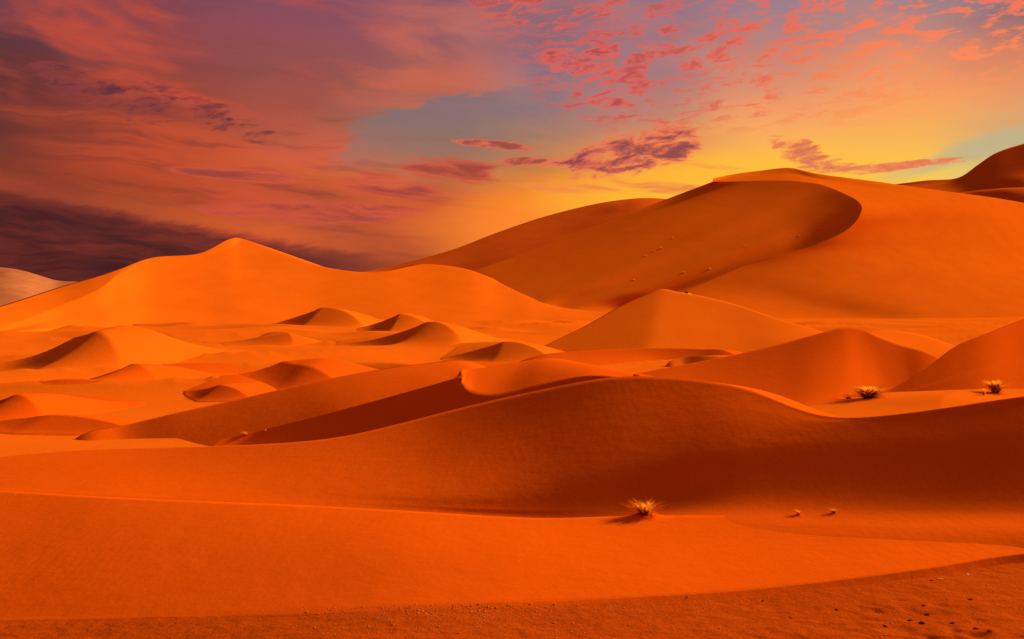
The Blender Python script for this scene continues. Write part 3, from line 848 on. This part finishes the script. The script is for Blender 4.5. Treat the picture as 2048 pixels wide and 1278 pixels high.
def tuft(label, u, v, rad, hgt, n, seed, width=0.012, stems=10, squash=1.0, name='dry_grass_tuft', group=None, mound=None):
    p = look(u, v)
    e = bpy.data.objects.new(name, None)
    COL.objects.link(e)
    e.location = p - Vector((0, 0, 0.02 * hgt))
    e.empty_display_size = 0.1
    V, Fc = blades_mesh(seed, n, rad, hgt, width)
    V = [(x, y * squash, z) for x, y, z in V]
    b = mesh_obj('blades', V, Fc, M['straw'], e, False)
    b['kind'] = 'stuff'
    V, Fc = stems_mesh(seed + 1, stems, rad * 0.55, hgt * 0.6, max(0.004, hgt * 0.016))
    st = mesh_obj('stems', V, Fc, M['twig'], e, False)
    st['kind'] = 'stuff'
    if mound:                            # sand gathered round the roots
        mr, mh = mound
        mv, mf = [], []
        for i_ in range(9):
            for j_ in range(20):
                q_ = mr * i_ / 8; a_ = 2 * math.pi * j_ / 20
                x_, y_ = math.cos(a_) * q_, math.sin(a_) * q_ * 0.8
                mv.append((x_, y_, drop(p.x + x_, p.y + y_).z - e.location.z + mh * (math.exp(-4 * (i_ / 8) ** 2) - 0.03)))
        for i_ in range(8):
            for j_ in range(20):
                mf.append((i_ * 20 + j_, (i_ + 1) * 20 + j_, (i_ + 1) * 20 + (j_ + 1) % 20, i_ * 20 + (j_ + 1) % 20))
        mesh_obj('sand_mound', mv, mf, M['fore'], e)
        e.location.z += 0.0
    e['label'] = label
    e['category'] = 'grass tuft' if name == 'dry_grass_tuft' else 'shrub'
    if group:
        e['group'] = group
    return e

tuft('golden tuft of dry grass at the foot of the foreground ridge, largest of three', 1290, 1033, 0.36, 0.33, 520, 3, 0.022, 4, mound=(0.5, 0.06))
tuft('tiny pale grass tuft below the dark face, left one of a close pair', 1598, 1029, 0.13, 0.12, 110, 9, 0.012, 3)
tuft('tiny two-lobed grass tuft below the dark face, right one of a close pair', 1668, 1026, 0.13, 0.12, 110, 12, 0.012, 3)
tuft('wide golden bush at the foot of the rounded red dune', 1738, 796, 1.35, 0.8, 620, 21, 0.08, 5, 0.8, 'desert_shrub')
tuft('dark low twigs added as shade just left of the wide golden bush', 1697, 797, 0.8, 0.36, 50, 23, 0.03, 110, 0.8, 'desert_shrub')  # dark twigs added to stand for the golden bush's cast shadow
tuft('golden bush on the dark slope by the right edge', 1992, 785, 0.85, 0.8, 420, 27, 0.07, 5, 0.8, 'desert_shrub')
tuft('small golden bush just left of and below the one by the right edge', 1968, 790, 0.3, 0.42, 90, 31, 0.026, 14, 0.8, 'desert_shrub')
tuft('faint grass tuft low on the left at the foot of the slanting ridge', 491, 870, 0.24, 0.16, 110, 35, 0.02, 4)
tuft('single sprig of dry grass right of the faint tuft on the left', 531, 862, 0.07, 0.09, 24, 37, 0.008, 4)

# shrubs dotted over the big dune's slip face: copies of one bush
first = None
for k, (u_, v_, lab) in enumerate([
        (1346, 476, "tiny shrub highest of the little row in the middle of the biggest dune's slip face"),
        (1322, 497, "tiny shrub second from the top of the row on the biggest dune's slip face"),
        (1308, 503, "tiny shrub third in the row on the biggest dune's slip face"),
        (1292, 512, "tiny shrub lowest of the row in the middle of the biggest dune's slip face"),
        (1640, 458, 'tiny shrub nearest the curved crest of the biggest dune'),
        (1598, 472, 'tiny shrub just left of the one nearest the curved crest'),
        (1490, 492, 'lone tiny shrub in the right half of the big slip face'),
        (1420, 538, 'tiny shrub above the point where the big crest meets the pointed dune'),
        (1368, 545, 'tiny shrub right above the tip of the pointed dune'),
        (1268, 560, 'tiny shrub low on the big slip face, left of the pointed dune')]):
    if first is None:
        first = tuft(lab, u_, v_, 0.5, 0.4, 70, 41, 0.06, 8, 1.0, 'desert_shrub', 'shrubs dotted over the slip face of the biggest dune')
        continue
    c = first.copy()
    c['label'] = lab
    COL.objects.link(c)
    c.location = look(u_, v_)
    sc_ = 0.7 + 0.5 * ((k * 37) % 10) / 10
    c.scale = (sc_ * 1.3, sc_, sc_ * 0.8)
    c.rotation_euler = (0, 0, k * 1.7)
    for ch in first.children:
        q = ch.copy()
        COL.objects.link(q)
        q.parent = c

# stones
def stone_mesh(seed, flat=0.6):
    """rough little stone of unit radius"""
    r = random.Random(seed)
    ph = (1 + 5 ** 0.5) / 2
    P0 = [(-1, ph, 0), (1, ph, 0), (-1, -ph, 0), (1, -ph, 0), (0, -1, ph), (0, 1, ph), (0, -1, -ph), (0, 1, -ph), (ph, 0, -1), (ph, 0, 1), (-ph, 0, -1), (-ph, 0, 1)]
    F0 = [(0, 11, 5), (0, 5, 1), (0, 1, 7), (0, 7, 10), (0, 10, 11), (1, 5, 9), (5, 11, 4), (11, 10, 2), (10, 7, 6), (7, 1, 8), (3, 9, 4), (3, 4, 2), (3, 2, 6), (3, 6, 8), (3, 8, 9), (4, 9, 5), (2, 4, 11), (6, 2, 10), (8, 6, 7), (9, 8, 1)]
    out_ = []
    for x, y, z in P0:
        k = r.uniform(0.75, 1.2) / 1.902
        out_.append((x * k * r.uniform(0.9, 1.2), y * k, z * k * flat))
    return out_, F0
# gravel strewn along the near edge of the apron
V, Fc = [], []
rr = random.Random(77)
for k in range(900):
    if k < 620:
        u_ = rr.gauss(900, 150); v_ = 1206 + abs(rr.gauss(0, 32))
    else:
        u_ = rr.uniform(600, 2040); v_ = rr.uniform(1150, 1285)
    if v_ > 1300:
        continue
    p = look(u_, v_)
    if flat_z(p.x, p.y) + 0.03 < p.z:
        continue
    sz = rr.choice([0.004, 0.005, 0.006, 0.007, 0.008, 0.012]) * rr.uniform(0.7, 1.2)
    P0, F0 = stone_mesh(rr.randrange(40))
    i0 = len(V)
    V += [(p.x + x * sz, p.y + y * sz, p.z + z * sz + sz * 0.2) for x, y, z in P0]
    Fc += [(a + i0, b + i0, c + i0) for a, b, c in F0]
g = mesh_obj('gravel', V, Fc, M['stone'], None, False)
g['kind'] = 'stuff'
g['label'] = 'fine pale gravel strewn along the bottom of the picture'

def stone(name, label, cat, u_, v_, size, mat, seed, flat=0.6, group=None):
    p = look(u_, v_)
    P0, F0 = stone_mesh(seed, flat)
    o = mesh_obj(name, P0, F0, M[mat], None, False)
    o.location = p + Vector((0, 0, size * flat * 0.05))
    o.scale = (size * 1.3, size, size)
    o.rotation_euler = (0, 0, seed * 1.3)
    o['label'] = label
    o['category'] = cat
    if group:
        o['group'] = group
    return o
stone('pebble', 'bright white pebble lying on the rough sand at lower right', 'pebble', 1935, 1149, 0.017, 'white_stone', 3)
stone('pebble', 'flat pale stone left of the bright white pebble', 'pebble', 1880, 1158, 0.032, 'stone', 5, 0.3)
for k, (u_, v_, sz, lab) in enumerate([
        (1845, 1246, .045, 'largest shade-painted lump in the trodden sand at lower right'),
        (1952, 1258, .045, 'shade-painted lump near the lower right corner, left one of a close pair'),
        (1979, 1262, .040, 'shade-painted lump near the lower right corner, right one of a close pair'),
        (1820, 1241, .035, 'shade-painted lump just left of the largest one'),
        (1855, 1229, .040, 'shade-painted lump just above the largest one'),
        (1674, 1220, .035, 'lone shade-painted lump left of the trodden patch'),
        (1941, 1199, .040, 'lone shade-painted lump above the pair near the lower right corner'),
        (1848, 1211, .035, 'topmost shade-painted lump of the cluster in the trodden patch'),
        (1864, 1161, .030, 'small shade-painted lump beside the flat pale stone'),
        (1526, 1202, .030, 'leftmost shade-painted lump, close below the edge of the bright apron'),
        (1770, 1252, .035, 'shade-painted lump at the left end of the trodden patch, near the bottom edge'),
        (1905, 1246, .035, 'shade-painted lump between the largest one and the pair in the corner'),
        (1582, 1236, .028, 'faint shade-painted lump near the bottom edge, second from the left')]):
    stone('sand_shade_lump', lab, 'shade_lump', u_, v_, sz * 0.72, 'shade_lump', 11 + k, 0.55, 'shade-painted lumps in the rough sand at lower right')  # dark-coloured lumps standing in for shaded hollows in the sand
